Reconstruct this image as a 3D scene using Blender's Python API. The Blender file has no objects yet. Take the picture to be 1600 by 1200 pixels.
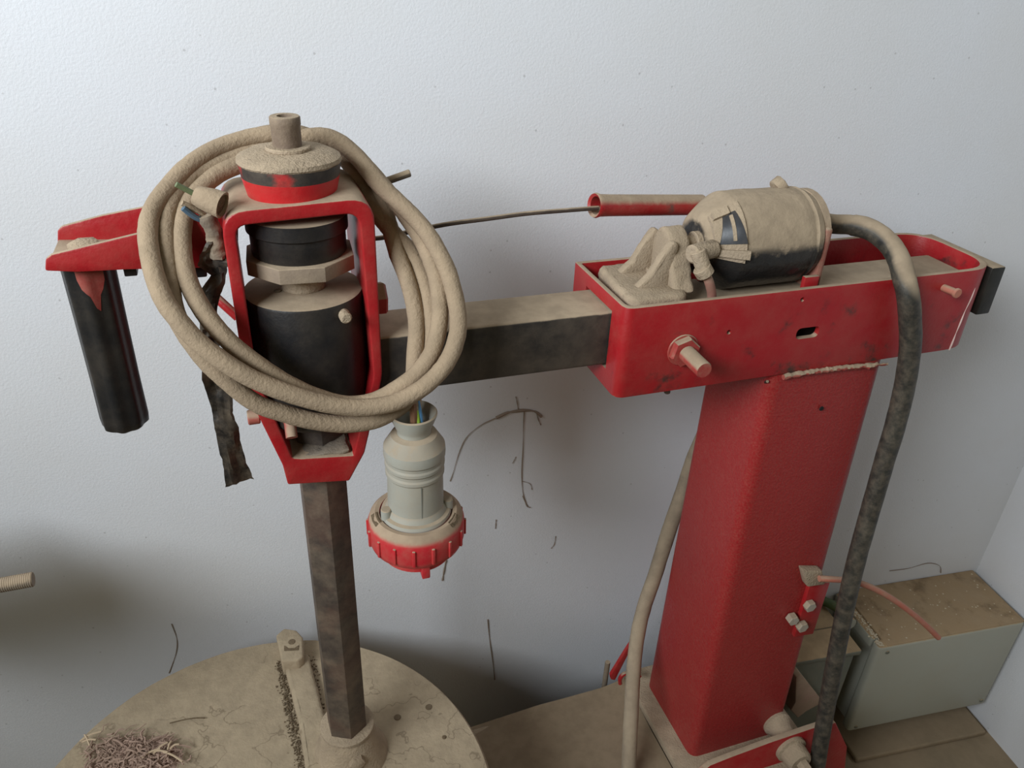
import bpy, bmesh, math, random
from mathutils import Vector, Matrix, noise
random.seed(7)
C = bpy.context.scene.collection
# ------------------------------------------------------------------ camera
FPX, PITCH, ROLL, YAW, ROOM = 1237.53, 0.525489, 0.0456241, 0.350318, -0.0926282
CAMZ = 1.41
Fv = Vector((math.sin(YAW)*math.cos(PITCH), math.cos(YAW)*math.cos(PITCH), -math.sin(PITCH)))
_r = Vector((math.cos(YAW), -math.sin(YAW), 0)); _u = _r.cross(Fv)
Rv = _r*math.cos(ROLL)+_u*math.sin(ROLL); Uv = -_r*math.sin(ROLL)+_u*math.cos(ROLL)
EYE = Vector((0, 0, CAMZ))
cam = bpy.data.cameras.new('camera'); co = bpy.data.objects.new('camera', cam); C.objects.link(co)
co.matrix_world = Matrix(((Rv.x, Uv.x, -Fv.x, 0), (Rv.y, Uv.y, -Fv.y, 0), (Rv.z, Uv.z, -Fv.z, CAMZ), (0, 0, 0, 1)))
cam.sensor_width = 36; cam.lens = FPX/1600*36; cam.clip_start = .02
bpy.context.scene.camera = co
# ------------------------------------------------------------------ light
sc = bpy.context.scene
vs = sc.view_settings; vs.view_transform = 'Standard'; vs.look = 'None'; vs.gamma = 1; vs.use_curve_mapping = False
vs.exposure = -0.34
w = bpy.data.worlds.new('world'); sc.world = w; w.use_nodes = True
w.node_tree.nodes['Background'].inputs[0].default_value = (1.0, .89, .52, 1)
w.node_tree.nodes['Background'].inputs[1].default_value = .15
def area(name, loc, target, sx, sy, power, col, spread=180):
    l = bpy.data.lights.new(name, 'AREA'); l.shape = 'RECTANGLE'; l.size = sx; l.size_y = sy; l.energy = power; l.color = col; l.spread = math.radians(spread)
    o = bpy.data.objects.new(name, l); C.objects.link(o); o.location = loc
    o.rotation_euler = (Vector(target)-Vector(loc)).to_track_quat('-Z', 'Y').to_euler(); return o
area('window_daylight', (-1.45, -.28, 2.15), (.05, .95, 1.75), 1.3, .7, 37, (.885, .95, 1.0), 108)

# ------------------------------------------------------------------ helpers
def ray(px, py): return Fv + Rv*((px-800)/FPX) - Uv*((py-600)/FPX)
def PY(px, py, y): d = ray(px, py); return EYE + d*(y/d.y)
def PZ(px, py, z): d = ray(px, py); return EYE + d*((z-CAMZ)/d.z)
def PX(px, py, x): d = ray(px, py); return EYE + d*(x/d.x)
ORG = {}
def link(name, bm, mat, parent=None, smooth=True, T=None, ang=40):
    me = bpy.data.meshes.new(name)
    if T is not None: bm.transform(T)
    o = bpy.data.objects.new(name, me)
    if parent is not None:
        org = ORG[parent.name]; bm.transform(Matrix.Translation(-org)); o.parent = parent; ORG[o.name] = org.copy()
    else: ORG[o.name] = Vector((0, 0, 0))
    bmesh.ops.recalc_face_normals(bm, faces=bm.faces)
    bm.to_mesh(me); bm.free(); me.materials.append(mat)
    C.objects.link(o)
    if smooth:
        me.shade_smooth()
        a = math.radians(ang)
        b2 = bmesh.new(); b2.from_mesh(me)
        for e in b2.edges: e.smooth = (len(e.link_faces) != 2) or e.calc_face_angle(0) < a
        b2.to_mesh(me); b2.free()
    return o
def recenter(o):
    """a single-mesh thing gets its origin at its own base"""
    vsx = [v.co.copy() for v in o.data.vertices]
    mn = Vector((min(v.x for v in vsx), min(v.y for v in vsx), min(v.z for v in vsx))); mx = Vector((max(v.x for v in vsx), max(v.y for v in vsx), max(v.z for v in vsx)))
    c = Vector(((mn.x+mx.x)/2, (mn.y+mx.y)/2, mn.z)); o.data.transform(Matrix.Translation(-c)); o.location = c; ORG[o.name] = c
    return o
def tag(o, label, cat, group=None, kind=None):
    o['label'] = label; o['category'] = cat
    if group: o['group'] = group
    if kind: o['kind'] = kind
    return o
def thing(name, label, cat, loc):
    o = bpy.data.objects.new(name, None); C.objects.link(o); o.location = loc; o.empty_display_size = .02
    ORG[o.name] = Vector(loc); return tag(o, label, cat)
def bev(bm, w, seg=2, ang=30):
    if w <= 0: return bm
    es = [e for e in bm.edges if len(e.link_faces) == 2 and e.calc_face_angle(0) > math.radians(ang)]
    bmesh.ops.bevel(bm, geom=es, offset=w, segments=seg, profile=.5, affect='EDGES', clamp_overlap=True); return bm
def box(x0, x1, y0, y1, z0, z1, b=.001, seg=2, bm=None):
    t = bmesh.new(); bmesh.ops.create_cube(t, size=1)
    for v in t.verts: v.co = Vector((x0+(v.co.x+.5)*(x1-x0), y0+(v.co.y+.5)*(y1-y0), z0+(v.co.z+.5)*(z1-z0)))
    bev(t, b, seg)
    return t if bm is None else merge(bm, t)
def merge(a, b):
    me = bpy.data.meshes.new('_'); b.to_mesh(me); b.free(); a.from_mesh(me); bpy.data.meshes.remove(me); return a
def prism(pts, vec, b=0, seg=2):
    """closed outline of 3D points pushed along vec"""
    bm = bmesh.new(); vec = Vector(vec)
    A = [bm.verts.new(p) for p in pts]; B = [bm.verts.new(Vector(p)+vec) for p in pts]
    bm.faces.new(A); bm.faces.new(B[::-1]); n = len(pts)
    for i in range(n): bm.faces.new((A[i], B[i], B[(i+1) % n], A[(i+1) % n]))
    bmesh.ops.recalc_face_normals(bm, faces=bm.faces); bev(bm, b, seg); return bm
def ring_prism(outer, inner, vec, b=0, seg=2):
    bm = bmesh.new(); vec = Vector(vec); n = len(outer)
    O = [bm.verts.new(p) for p in outer]; I = [bm.verts.new(p) for p in inner]
    O2 = [bm.verts.new(Vector(p)+vec) for p in outer]; I2 = [bm.verts.new(Vector(p)+vec) for p in inner]
    for i in range(n):
        j = (i+1) % n
        bm.faces.new((O[i], O[j], I[j], I[i])); bm.faces.new((O2[i], I2[i], I2[j], O2[j]))
        bm.faces.new((O[i], O2[i], O2[j], O[j])); bm.faces.new((I[i], I[j], I2[j], I2[i]))
    bmesh.ops.recalc_face_normals(bm, faces=bm.faces); bev(bm, b, seg); return bm
def round_poly(pts, rads, seg=5):
    out = []; n = len(pts)
    for i in range(n):
        p, a, c = Vector(pts[i]), Vector(pts[i-1]), Vector(pts[(i+1) % n]); r = rads[i] if isinstance(rads, (list, tuple)) else rads
        if r <= 0: out += [p.copy()]*1; continue
        p0 = p+(a-p).normalized()*min(r, (a-p).length*.48); p1 = p+(c-p).normalized()*min(r, (c-p).length*.48)
        for k in range(seg+1):
            t = k/seg; out.append(p0*(1-t)**2+p*2*t*(1-t)+p1*t*t)
    return out
def lathe(prof, c, axis=(0, 0, 1), seg=48, mod=None, ph=0.0):
    """prof: (radius, height) list; closed at r=0 ends"""
    bm = bmesh.new(); q = Vector((0, 0, 1)).rotation_difference(Vector(axis).normalized()); rows = []
    for k, (r, h) in enumerate(prof):
        if r <= 1e-7: rows.append([bm.verts.new(Vector((0, 0, h)))])
        else:
            rows.append([bm.verts.new(Vector(((r*(mod(a, k) if mod else 1))*math.cos(a), (r*(mod(a, k) if mod else 1))*math.sin(a), h))) for a in [ph+2*math.pi*i/seg for i in range(seg)]])
    for A, B in zip(rows, rows[1:]):
        for i in range(seg):
            j = (i+1) % seg
            if len(A) == 1 and len(B) == 1: continue
            if len(A) == 1: bm.faces.new((A[0], B[i], B[j]))
            elif len(B) == 1: bm.faces.new((A[i], B[0], A[j]))
            else: bm.faces.new((A[i], B[i], B[j], A[j]))
    bm.transform(Matrix.Translation(Vector(c)) @ q.to_matrix().to_4x4())
    bmesh.ops.recalc_face_normals(bm, faces=bm.faces); return bm
def cyl(a, b, r, seg=24, r2=None, bevel=.0008, ph=0.0):
    a = Vector(a); b = Vector(b); L = (b-a).length; r2 = r if r2 is None else r2; e = min(bevel, r*.3, L*.3)
    return lathe([(0, 0), (r-e, 0), (r, e), (r2, L-e), (r2-e, L), (0, L)], a, b-a, seg, ph=ph)
def spline(P, n=8):
    P = [Vector(p) for p in P]; out = []
    for i in range(len(P)-1):
        p0 = P[max(i-1, 0)]; p1 = P[i]; p2 = P[i+1]; p3 = P[min(i+2, len(P)-1)]
        for k in range(n):
            t = k/n; out.append(.5*((2*p1)+(p2-p0)*t+(2*p0-5*p1+4*p2-p3)*t*t+(-p0+3*p1-3*p2+p3)*t**3))
    out.append(P[-1]); return out
def tube(P, r, seg=14, n=8, bm=None, rough=0, smoothpath=True):
    bm = bm or bmesh.new(); pts = spline(P, n) if smoothpath else [Vector(p) for p in P]; prev = None; nrm = None; rows = []
    N = len(pts)
    for i, p in enumerate(pts):
        t = (pts[min(i+1, N-1)]-pts[max(i-1, 0)]).normalized()
        if nrm is None:
            nrm = t.cross(Vector((0, 0, 1)) if abs(t.z) < .9 else Vector((1, 0, 0))).normalized()
        else: nrm = (nrm-t*nrm.dot(t)).normalized()
        b = t.cross(nrm); rr = r(i/(N-1)) if callable(r) else r
        row = []
        for k in range(seg):
            a = 2*math.pi*k/seg; d = nrm*math.cos(a)+b*math.sin(a); q = p+d*rr
            if rough: q += d*noise.noise(q*140)*rough
            row.append(bm.verts.new(q))
        rows.append(row)
    for A, B in zip(rows, rows[1:]):
        for k in range(seg): bm.faces.new((A[k], A[(k+1) % seg], B[(k+1) % seg], B[k]))
    bm.faces.new(rows[0][::-1]); bm.faces.new(rows[-1]); return bm
def subdiv(bm, maxlen):
    for _ in range(7):
        es = [e for e in bm.edges if e.calc_length() > maxlen]
        if not es: break
        bmesh.ops.subdivide_edges(bm, edges=es, cuts=1, use_grid_fill=True)
    return bm
def bumpy(bm, amp, sc_, normal=None, seed=0.0):
    bm.normal_update(); off = Vector((seed, seed*1.7, seed*.3))
    for v in bm.verts:
        n = noise.noise(v.co*sc_+off)+.5*noise.noise(v.co*sc_*2.3+off)
        v.co += (v.normal if normal is None else normal)*n*amp
    return bm
def cut(o, cutter_bm):
    """boolean-difference o's mesh by a throwaway cutter"""
    me = bpy.data.meshes.new('_c'); cutter_bm.to_mesh(me); cutter_bm.free(); c = bpy.data.objects.new('_c', me); C.objects.link(c)
    bpy.context.view_layer.update(); c.matrix_world = Matrix.Identity(4)
    m = o.modifiers.new('b', 'BOOLEAN'); m.operation = 'DIFFERENCE'; m.object = c; m.solver = 'EXACT'
    bpy.context.view_layer.update(); dg = bpy.context.evaluated_depsgraph_get(); ev = o.evaluated_get(dg)
    new = bpy.data.meshes.new_from_object(ev); o.modifiers.clear(); o.data = new
    bpy.data.objects.remove(c); return o

# ------------------------------------------------------------------ materials
DUST = (.39, .30, .205)
def srgb(r, g, b):
    f = lambda c: (c/255/12.92) if c/255 <= .04045 else ((c/255+.055)/1.055)**2.4
    return (f(r), f(g), f(b))
def mat(name, base, rough=.5, dust=0.0, lo=.35, hi=.8, film=0.0, base2=None, pscale=25, pthr=.5, bump=.15, bscale=300, metal=0.0, dustc=DUST, spec=.4, film_scale=30, bdist=.001, psoft=.08):
    """paint or metal with a second worn colour in patches, a thin film of dust all over and a
    thick layer of settled dust on the faces that look up"""
    m = bpy.data.materials.new(name); m.use_nodes = True; nt = m.node_tree; N = nt.nodes; L = nt.links
    bs = N['Principled BSDF']; bs.inputs['Metallic'].default_value = metal; bs.inputs['Specular IOR Level'].default_value = spec
    tc = N.new('ShaderNodeNewGeometry')
    def nz(scale, det=4, rg=.6):
        n = N.new('ShaderNodeTexNoise'); n.inputs['Scale'].default_value = scale; n.inputs['Detail'].default_value = det; n.inputs['Roughness'].default_value = rg; L.new(tc.outputs['Position'], n.inputs['Vector']); return n
    def mr(src, a, b, c=0, d=1):
        n = N.new('ShaderNodeMapRange'); n.interpolation_type = 'SMOOTHSTEP'; L.new(src, n.inputs[0]); n.inputs[1].default_value = a; n.inputs[2].default_value = b; n.inputs[3].default_value = c; n.inputs[4].default_value = d; return n.outputs[0]
    def mix(fac, a, b):
        n = N.new('ShaderNodeMix'); n.data_type = 'RGBA'
        if hasattr(fac, 'default_value') or hasattr(fac, 'links'): L.new(fac, n.inputs[0])
        else: n.inputs[0].default_value = fac
        for s, i in ((a, 6), (b, 7)):
            if isinstance(s, tuple): n.inputs[i].default_value = (*s[:3], 1)
            else: L.new(s, n.inputs[i])
        return n.outputs[2]
    def math_(op, a, b):
        n = N.new('ShaderNodeMath'); n.operation = op; n.use_clamp = True
        for s, i in ((a, 0), (b, 1)):
            if isinstance(s, (int, float)): n.inputs[i].default_value = s
            else: L.new(s, n.inputs[i])
        return n.outputs[0]
    col = tuple(base)
    if base2: col = mix(mr(nz(pscale, 5).outputs['Fac'], pthr-psoft, pthr+psoft), base, base2)
    fine = nz(bscale, 3)
    f = None
    if film > 0:
        f = math_('MULTIPLY', mr(nz(film_scale, 6, .7).outputs['Fac'], .3, .75), film)
    if dust > 0:
        sp = N.new('ShaderNodeSeparateXYZ'); L.new(tc.outputs['Normal'], sp.inputs[0])
        edge = math_('ADD', sp.outputs[2], math_('MULTIPLY', math_('SUBTRACT', nz(90, 4).outputs['Fac'], .5), .5))
        g = math_('MULTIPLY', mr(edge, lo, hi), dust)
        f = g if f is None else math_('MAXIMUM', f, g)
    if f is not None:
        dn = mix(mr(nz(45, 6).outputs['Fac'], .3, .7), tuple(c*.86 for c in dustc), tuple(min(1, c*1.10) for c in dustc))
        col = mix(f, col, dn)
        L.new(mr(f, 0, 1, rough, .95), bs.inputs['Roughness'])
    else: bs.inputs['Roughness'].default_value = rough
    if isinstance(col, tuple): bs.inputs['Base Color'].default_value = (*col, 1)
    else: L.new(col, bs.inputs['Base Color'])
    if bump > 0:
        b = N.new('ShaderNodeBump'); b.inputs['Strength'].default_value = bump; b.inputs['Distance'].default_value = bdist
        L.new(fine.outputs['Fac'], b.inputs['Height']); L.new(b.outputs[0], bs.inputs['Normal'])
    return m
RED = (.36, .009, .014)
M = {}
M['red'] = mat('red_paint_dusty', RED, .38, dust=.97, lo=.45, hi=.85, film=.10, bump=.35, bscale=160, bdist=.0012)
M['red_col'] = mat('red_paint_column', (.32, .011, .015), .42, dust=.97, lo=.3, hi=.7, film=.16, film_scale=420, bump=.7, bscale=190, bdist=.0014)
M['red_worn'] = mat('red_paint_worn', RED, .4, dust=.97, lo=.4, hi=.8, film=.09, base2=(.02, .017, .016), pscale=22, pthr=.66, bump=.3)
M['black_steel'] = mat('black_steel', (.012, .0115, .013), .42, dust=.97, lo=.35, hi=.75, film=.07, bump=.3, bscale=200)
M['tube_steel'] = mat('dull_dark_steel', (.024, .021, .020), .5, dust=.98, lo=.35, hi=.75, film=.13, base2=(.05, .04, .033), pscale=14, bump=.3, bscale=150)
M['rust_steel'] = mat('rusty_steel', (.085, .052, .040), .55, dust=.95, lo=.4, hi=.8, film=.28, base2=(.045, .034, .03), pscale=18, bump=.4, bscale=120)
M['cap'] = mat('cap_red_black', (.5, .014, .018), .4, dust=.97, lo=.35, hi=.7, film=.1, bump=.3)
M['cap_black'] = mat('worn_black_band', (.03, .026, .025), .55, dust=.95, lo=.35, hi=.7, film=.2, base2=(.45, .014, .018), pscale=22, pthr=.6, bump=.3)
M['dusty'] = mat('thick_dust', (.36, .28, .2), .9, dust=.95, lo=-.2, hi=.5, film=.7, bump=.8, bscale=340, bdist=.0022)
M['dusty_rough'] = mat('caked_dust', (.33, .255, .18), .95, dust=.9, lo=-.2, hi=.5, film=.7, bump=.6, bscale=420, bdist=.002)
M['cable'] = mat('cable_dusty', (.33, .245, .165), .9, dustc=(.365, .272, .18), dust=.9, lo=-.3, hi=.6, film=.85, bump=.6, bscale=300, bdist=.0018)
M['hose'] = mat('black_hose', (.022, .022, .020), .5, dust=.93, lo=.1, hi=.65, film=.22, film_scale=90, bump=.3, base2=(.035, .035, .03), pscale=30)
M['grip'] = mat('black_rubber', (.011, .011, .012), .40, dust=.6, lo=.5, hi=.9, film=.07, film_scale=25, bump=.2)
M['motor'] = mat('black_motor_enamel', (.016, .016, .017), .28, dust=.98, lo=-.02, hi=.22, film=.06, bump=.6, bscale=150, bdist=.0015)
M['plug_grey'] = mat('grey_plastic', srgb(165, 165, 155), .45, dust=.9, lo=.25, hi=.7, film=.45, film_scale=18, bump=.1)
M['plug_red'] = mat('red_plastic', (.55, .018, .03), .4, dust=.97, lo=.2, hi=.6, film=.25, film_scale=60, bump=.15)
M['tape'] = mat('black_tape', (.022, .020, .020), .4, dust=.5, lo=.3, hi=.9, film=.6, film_scale=38, bump=.3)
M['green'] = mat('green_insulation', (.12, .17, .07), .5, film=.35, bump=0)
M['blue'] = mat('blue_insulation', (.06, .13, .2), .5, film=.3, bump=0)
M['blue2'] = mat('blue_core', (.10, .28, .52), .5, film=.1, bump=0)
M['yg'] = mat('yellow_green_core', (.35, .55, .05), .5, film=.1, bump=0)
M['brown'] = mat('brown_core', (.22, .09, .04), .5, film=.3, bump=0)
M['pink'] = mat('dusty_pink_coating', (.50, .15, .10), .6, dust=.7, lo=.3, hi=.9, film=.55, bump=.2)
M['zinc'] = mat('dusty_bolt', (.42, .38, .33), .5, dust=.9, lo=0, hi=.6, film=.7, bump=.4)
M['wood_stud'] = mat('dusty_thread', (.20, .16, .12), .7, dust=.95, lo=.0, hi=.6, film=.5, bump=.4)
M['disc'] = mat('dusty_turntable', (.40, .31, .21), .9, dust=.8, lo=.2, hi=.8, film=.8, film_scale=20, bump=.8, bscale=110, bdist=.002, dustc=(.38, .30, .20))
M['debris_shade'] = mat('brown_debris_and_shade', (.13, .09, .05), .95, film=.3, bump=1, bscale=400, bdist=.002)  # brown of the crumbs; also paints the shade inside the cable sheath
M['fibre'] = mat('pinkish_fibre', (.40, .27, .21), .9, film=.3, bump=.6, bscale=500)
M['straw'] = mat('pale_straw', (.55, .42, .28), .8, bump=0)
M['sheet'] = mat('dusty_sheet', (.52, .40, .27), .85, dust=.75, lo=.3, hi=.9, film=.6, film_scale=8, bump=.15, dustc=(.50, .38, .25))
M['cabinet'] = mat('grey_green_cabinet', (.40, .40, .335), .45, dust=.97, lo=.4, hi=.8, film=.12, film_scale=12, bump=.08, dustc=(.42, .29, .16))
M['cab_dark'] = mat('dark_green_cabinet', (.15, .16, .13), .5, dust=.97, lo=.4, hi=.8, film=.15, bump=.08, dustc=(.38, .27, .155))
M['dark'] = mat('dark_gap', (.01, .01, .01), .8, bump=0)
M['web'] = mat('dusty_cobweb', (.26, .20, .155), .95, bump=0)
M['floor'] = mat('dusty_floor', (.26, .19, .115), .85, dust=.3, lo=.3, hi=.9, film=.4, film_scale=9, bump=.4, bscale=120, base2=(.20, .15, .09), pscale=5)
M['stainp'] = mat('damp_dust', (.22, .15, .08), .8, bump=.2)
M['wall'] = mat('white_wall', (.70, .71, .74), .75, bump=.3, bscale=330, bdist=.0015, base2=(.68, .68, .69), pscale=3, psoft=.2)
M['grease'] = mat('green_rubber', (.05, .09, .03), .5, film=.2, bump=0)

def wall_specks(m):
    # pinholes and grit in the plaster
    nt = m.node_tree; N = nt.nodes; L = nt.links; bs = N['Principled BSDF']
    src = bs.inputs['Base Color'].links[0].from_socket
    g = N.new('ShaderNodeNewGeometry'); v = N.new('ShaderNodeTexVoronoi'); v.inputs['Scale'].default_value = 34; L.new(g.outputs['Position'], v.inputs['Vector'])
    r = N.new('ShaderNodeMapRange'); L.new(v.outputs['Distance'], r.inputs[0]); r.inputs[1].default_value = .03; r.inputs[2].default_value = .06; r.inputs[3].default_value = .38; r.inputs[4].default_value = 0
    x = N.new('ShaderNodeMix'); x.data_type = 'RGBA'; L.new(r.outputs[0], x.inputs[0]); L.new(src, x.inputs[6]); x.inputs[7].default_value = (.22, .20, .18, 1); L.new(x.outputs[2], bs.inputs['Base Color'])
wall_specks(M['wall'])
def dust_tracks(m):
    # thin winding insect tracks in the dust layer
    nt = m.node_tree; N = nt.nodes; L = nt.links; bs = N['Principled BSDF']
    src = bs.inputs['Base Color'].links[0].from_socket; g = N.new('ShaderNodeNewGeometry')
    def nz(sc_, d):
        n = N.new('ShaderNodeTexNoise'); n.inputs['Scale'].default_value = sc_; n.inputs['Detail'].default_value = d; L.new(g.outputs['Position'], n.inputs['Vector']); return n.outputs['Fac']
    a = N.new('ShaderNodeMath'); a.operation = 'SUBTRACT'; L.new(nz(15, 4), a.inputs[0]); a.inputs[1].default_value = .5
    b = N.new('ShaderNodeMath'); b.operation = 'ABSOLUTE'; L.new(a.outputs[0], b.inputs[0])
    r = N.new('ShaderNodeMapRange'); L.new(b.outputs[0], r.inputs[0]); r.inputs[1].default_value = .002; r.inputs[2].default_value = .008; r.inputs[3].default_value = .5; r.inputs[4].default_value = 0
    k = N.new('ShaderNodeMapRange'); L.new(nz(7, 2), k.inputs[0]); k.inputs[1].default_value = .5; k.inputs[2].default_value = .56
    q = N.new('ShaderNodeMath'); q.operation = 'MULTIPLY'; L.new(r.outputs[0], q.inputs[0]); L.new(k.outputs[0], q.inputs[1])
    x = N.new('ShaderNodeMix'); x.data_type = 'RGBA'; L.new(q.outputs[0], x.inputs[0]); L.new(src, x.inputs[6]); x.inputs[7].default_value = (.14, .10, .06, 1); L.new(x.outputs[2], bs.inputs['Base Color'])
dust_tracks(M['disc'])

# ------------------------------------------------------------------ the room
RT = Matrix.Rotation(ROOM, 4, 'Z')          # the room stands a few degrees off the machine
def struct(name, bm, m, T=None):
    o = link(name, bm, m, None, False, T); o['kind'] = 'structure'; return o
YW, XW = .955, 1.262
struct('floor', box(-1.9, XW+.1, -1.3, YW+.1, -.08, 0, 0), M['floor'], RT)
struct('wall_back', box(-1.9, XW+.1, YW, YW+.1, 0, 2.6, 0), M['wall'], RT)
struct('wall_right', box(XW, XW+.1, -1.3, YW, 0, 2.6, 0), M['wall'], RT)

# ------------------------------------------------------------------ machine stand: column, tray head, fittings
st = thing('machine_stand', 'tall red steel column with a long open red tray on top, right of the picture', 'machine stand', (.62, .69, 0))
YB = .62
fl = [PY(1203, 604, .622), PY(1078, 1187, .622)]
fr = [PY(1381, 578, .622), PY(1239, 1090, .622)]
# column as a box section that widens a little towards its foot
def col_section(z, x0, x1, y0, y1, r=.016, s=5):
    return [Vector((p.x, p.y, z)) for p in round_poly([Vector((x0, y0, 0)), Vector((x1, y0, 0)), Vector((x1, y1, 0)), Vector((x0, y1, 0))], r, s)]
bm = bmesh.new()
secs = []
for k in range(25):
    t = k/24; z = .9915+(.312-.9915)*t
    x0 = .5305+(.5475-.5305)*t; x1 = .6880+(.7130-.6880)*t; y1 = .746+(.770-.746)*t
    secs.append([bm.verts.new(p) for p in col_section(z, x0, x1, .6215, y1)])
for A, B in zip(secs, secs[1:]):
    for i in range(len(A)): bm.faces.new((A[i], A[(i+1) % len(A)], B[(i+1) % len(A)], B[i]))
bm.faces.new(secs[0]); bm.faces.new(secs[-1][::-1])
bmesh.ops.recalc_face_normals(bm, faces=bm.faces)
link('column', bm, M['red_col'], st)
# tray: bent plate ring, open at the top
def rr(x0, x1, y0, y1, z, rads, s=8): return [Vector((p.x, p.y, z)) for p in round_poly([Vector((x0, y0, 0)), Vector((x1, y0, 0)), Vector((x1, y1, 0)), Vector((x0, y1, 0))], rads, s)]
XT0, XT1, YT0, YT1, ZT0, ZT1 = .3395, .8165, .620, .748, .992, 1.0935
o_ = rr(XT0, XT1, YT0, YT1, ZT0, [.012, .045, .045, .004]); i_ = rr(XT0+.006, XT1-.0075, YT0+.0065, YT1-.0065, ZT0, [.008, .039, .039, .002])
tray = link('tray', ring_prism(o_, i_, (0, 0, ZT1-ZT0), .0012), M['red_worn'], st)
bpy.context.view_layer.update()
# slot and holes through the front wall, a window for the arm through the left end
sl = []
cslot = PY(1262, 520, YB)
cb = prism(round_poly([Vector((cslot.x-.0148, YB-.02, cslot.z-.0066)), Vector((cslot.x+.0148, YB-.02, cslot.z-.0066)), Vector((cslot.x+.0148, YB-.02, cslot.z+.0066)), Vector((cslot.x-.0148, YB-.02, cslot.z+.0066))], .0064, 6), (0, .03, 0))
pass
cut(tray, cb)
for px, py in ((1254, 468), (1139, 519)):
    p = PY(px, py, YB); c = cyl(p-Vector((0, .02, 0)), p+Vector((0, .02, 0)), .0026, 12); cut(tray, c)
cb = box(XT0-.02, XT0+.02, .6475, .7125, 1.0135, 1.0795, 0); pass; cut(tray, cb)
# tray floor
link('tray_floor', box(XT0+.004, XT1-.03, YT0+.004, YT1-.004, ZT0, ZT0+.006, .001), M['tube_steel'], st)
# weld
P = [PY(x, y, .6185) for x, y in ((1224, 589), (1250, 584), (1275, 580), (1300, 577), (1325, 574), (1350, 572), (1386, 569))]
link('weld_bead', bumpy(tube(P, lambda t: .0034*(.85+.15*math.sin(t*31)**2)*(1 if t < .93 else .5), 10, 12), .0012, 260), mat('dusty_weld', RED, .6, dust=.97, lo=-.1, hi=.5, film=.45, bump=.5), st)
link('weld_bead', bumpy(tube([PY(1199, 596, .6245), PY(1188, 600, .65), PY(1172, 602, .68)], .0018, 8, 6), .0008, 260), M['black_steel'], st)
# pivot bolt and nut
nb = PY(1066, 546, YB); na = Vector((-.0, -1, 0))
bm = cyl(nb, nb+na*.009, .0165, 6, bevel=.0015, ph=.3); merge(bm, cyl(nb, nb+na*.002, .0175, 24))
link('pivot_nut', bm, mat('nut_red_dusty', RED, .45, dust=.97, lo=.1, hi=.6, film=.35), st)
def threaded(a, b, r, pitch=.0016, seg=20):
    a = Vector(a); b = Vector(b); L = (b-a).length; n = int(L/pitch); pr = [(0, 0)]
    for k in range(n):
        pr += [(r*.93, k*pitch+pitch*.02), (r, k*pitch+pitch*.5)]
    pr += [(r*.9, L), (0, L)]
    return lathe(pr, a, b-a, seg)
link('pivot_bolt', threaded(nb+Vector((0, -.009, 0)), nb+Vector((0, -.044, -.001)), .0088), mat('bolt_red_dusty', RED, .45, dust=.97, lo=-.1, hi=.35, film=.55, bump=.2), st)
sp = PY(1473, 449, YB+.001)
link('side_pin', merge(cyl(sp, sp+Vector((.001, -.018, .001)), .0042, 14), cyl(sp+Vector((.001, -.017, .001)), sp+Vector((.001, -.021, .001)), .0056, 14)), M['pink'], st)
bp = PY(1044, 612, .63)
link('grease_nipple', merge(cyl((bp.x, .632, .992), (bp.x, .632, .987), .005, 12), cyl((bp.x, .632, .989), (bp.x, .632, .982), .0034, 12)), M['rust_steel'], st)
def on_tray(px, py):
    y = YB
    for _ in range(12):
        p = PY(px, py, y); dx = max(0.0, min(.0449, p.x-(XT1-.045))); y = YT0+.045-math.sqrt(.045**2-dx*dx)-.0006
    return PY(px, py, y)
P = [on_tray(x, y) for x, y in ((1524, 448), (1516, 468), (1506, 490), (1498, 510), (1490, 530), (1483, 547))]
link('paint_scratch', tube(P, lambda t: .0009*(.4+abs(math.sin(t*9))), 6, 6), mat('pale_scratch', (.75, .55, .5), .7, bump=0), st)
# black stop block behind the tray's right end
link('end_block', box(XT1-.004, XT1+.0165, .628, .744, ZT1-.064, ZT1-.004, .002), mat('end_block_black', (.012, .012, .010), .5, dust=.9, lo=.5, hi=.9, film=.04, bump=.2), st)
# left skirt plate under the tray's open end (dark)
pl = prism([Vector((XT0+.001, .745, ZT0+.001)), Vector((XT0+.001, .624, ZT0+.001)), Vector((XT0+.004, .640, ZT0-.004)), Vector((XT0+.004, .742, ZT0-.004))], (.02, 0, 0))
link('end_gusset', pl, M['tube_steel'], st)
# column details: bracket with bolts
tp = PY(1274, 903, .6215); bt = PY(1246, 987, .6215)
q = [PY(1262, 905, .6215), PY(1292, 905, .6215), PY(1266, 985, .6215), PY(1236, 990, .6215)]
br = link('latch_plate', prism(q, (0, -.007, 0), .001), M['red'], st)
q = [PY(1256, 893, .608), PY(1286, 893, .608), PY(1290, 914, .608), PY(1262, 918, .608)]
link('latch_clamp', prism(q, (0, .014, 0), .0025), M['dusty'], st)
for px, py in ((1262, 943), (1250, 975)):
    p = PY(px, py, .6145); link('bolt_head', cyl(p, p+Vector((0, -.009, 0)), .0088, 6, bevel=.0012), M['zinc'], st)
p = PY(1233, 963, .6200); link('bolt_head', cyl(p+Vector((.002, 0, 0)), p+Vector((.001, -.011, 0)), .0085, 6, bevel=.0012), M['zinc'], st)
P = [PY(1280, 904, .604), PY(1300, 905, .600), PY(1330, 908, .597), PY(1362, 918, .592), PY(1395, 936, .588), PY(1425, 958, .585), PY(1448, 978, .583), PY(1466, 996, .582)]
link('release_lever', tube(P, .0043, 12, 8), M['pink'], st)
p = PY(1283, 638, .6200); link('hole_plug', cyl(p, p+Vector((0, -.0012, 0)), .003, 10), M['dark'], st)
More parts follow.
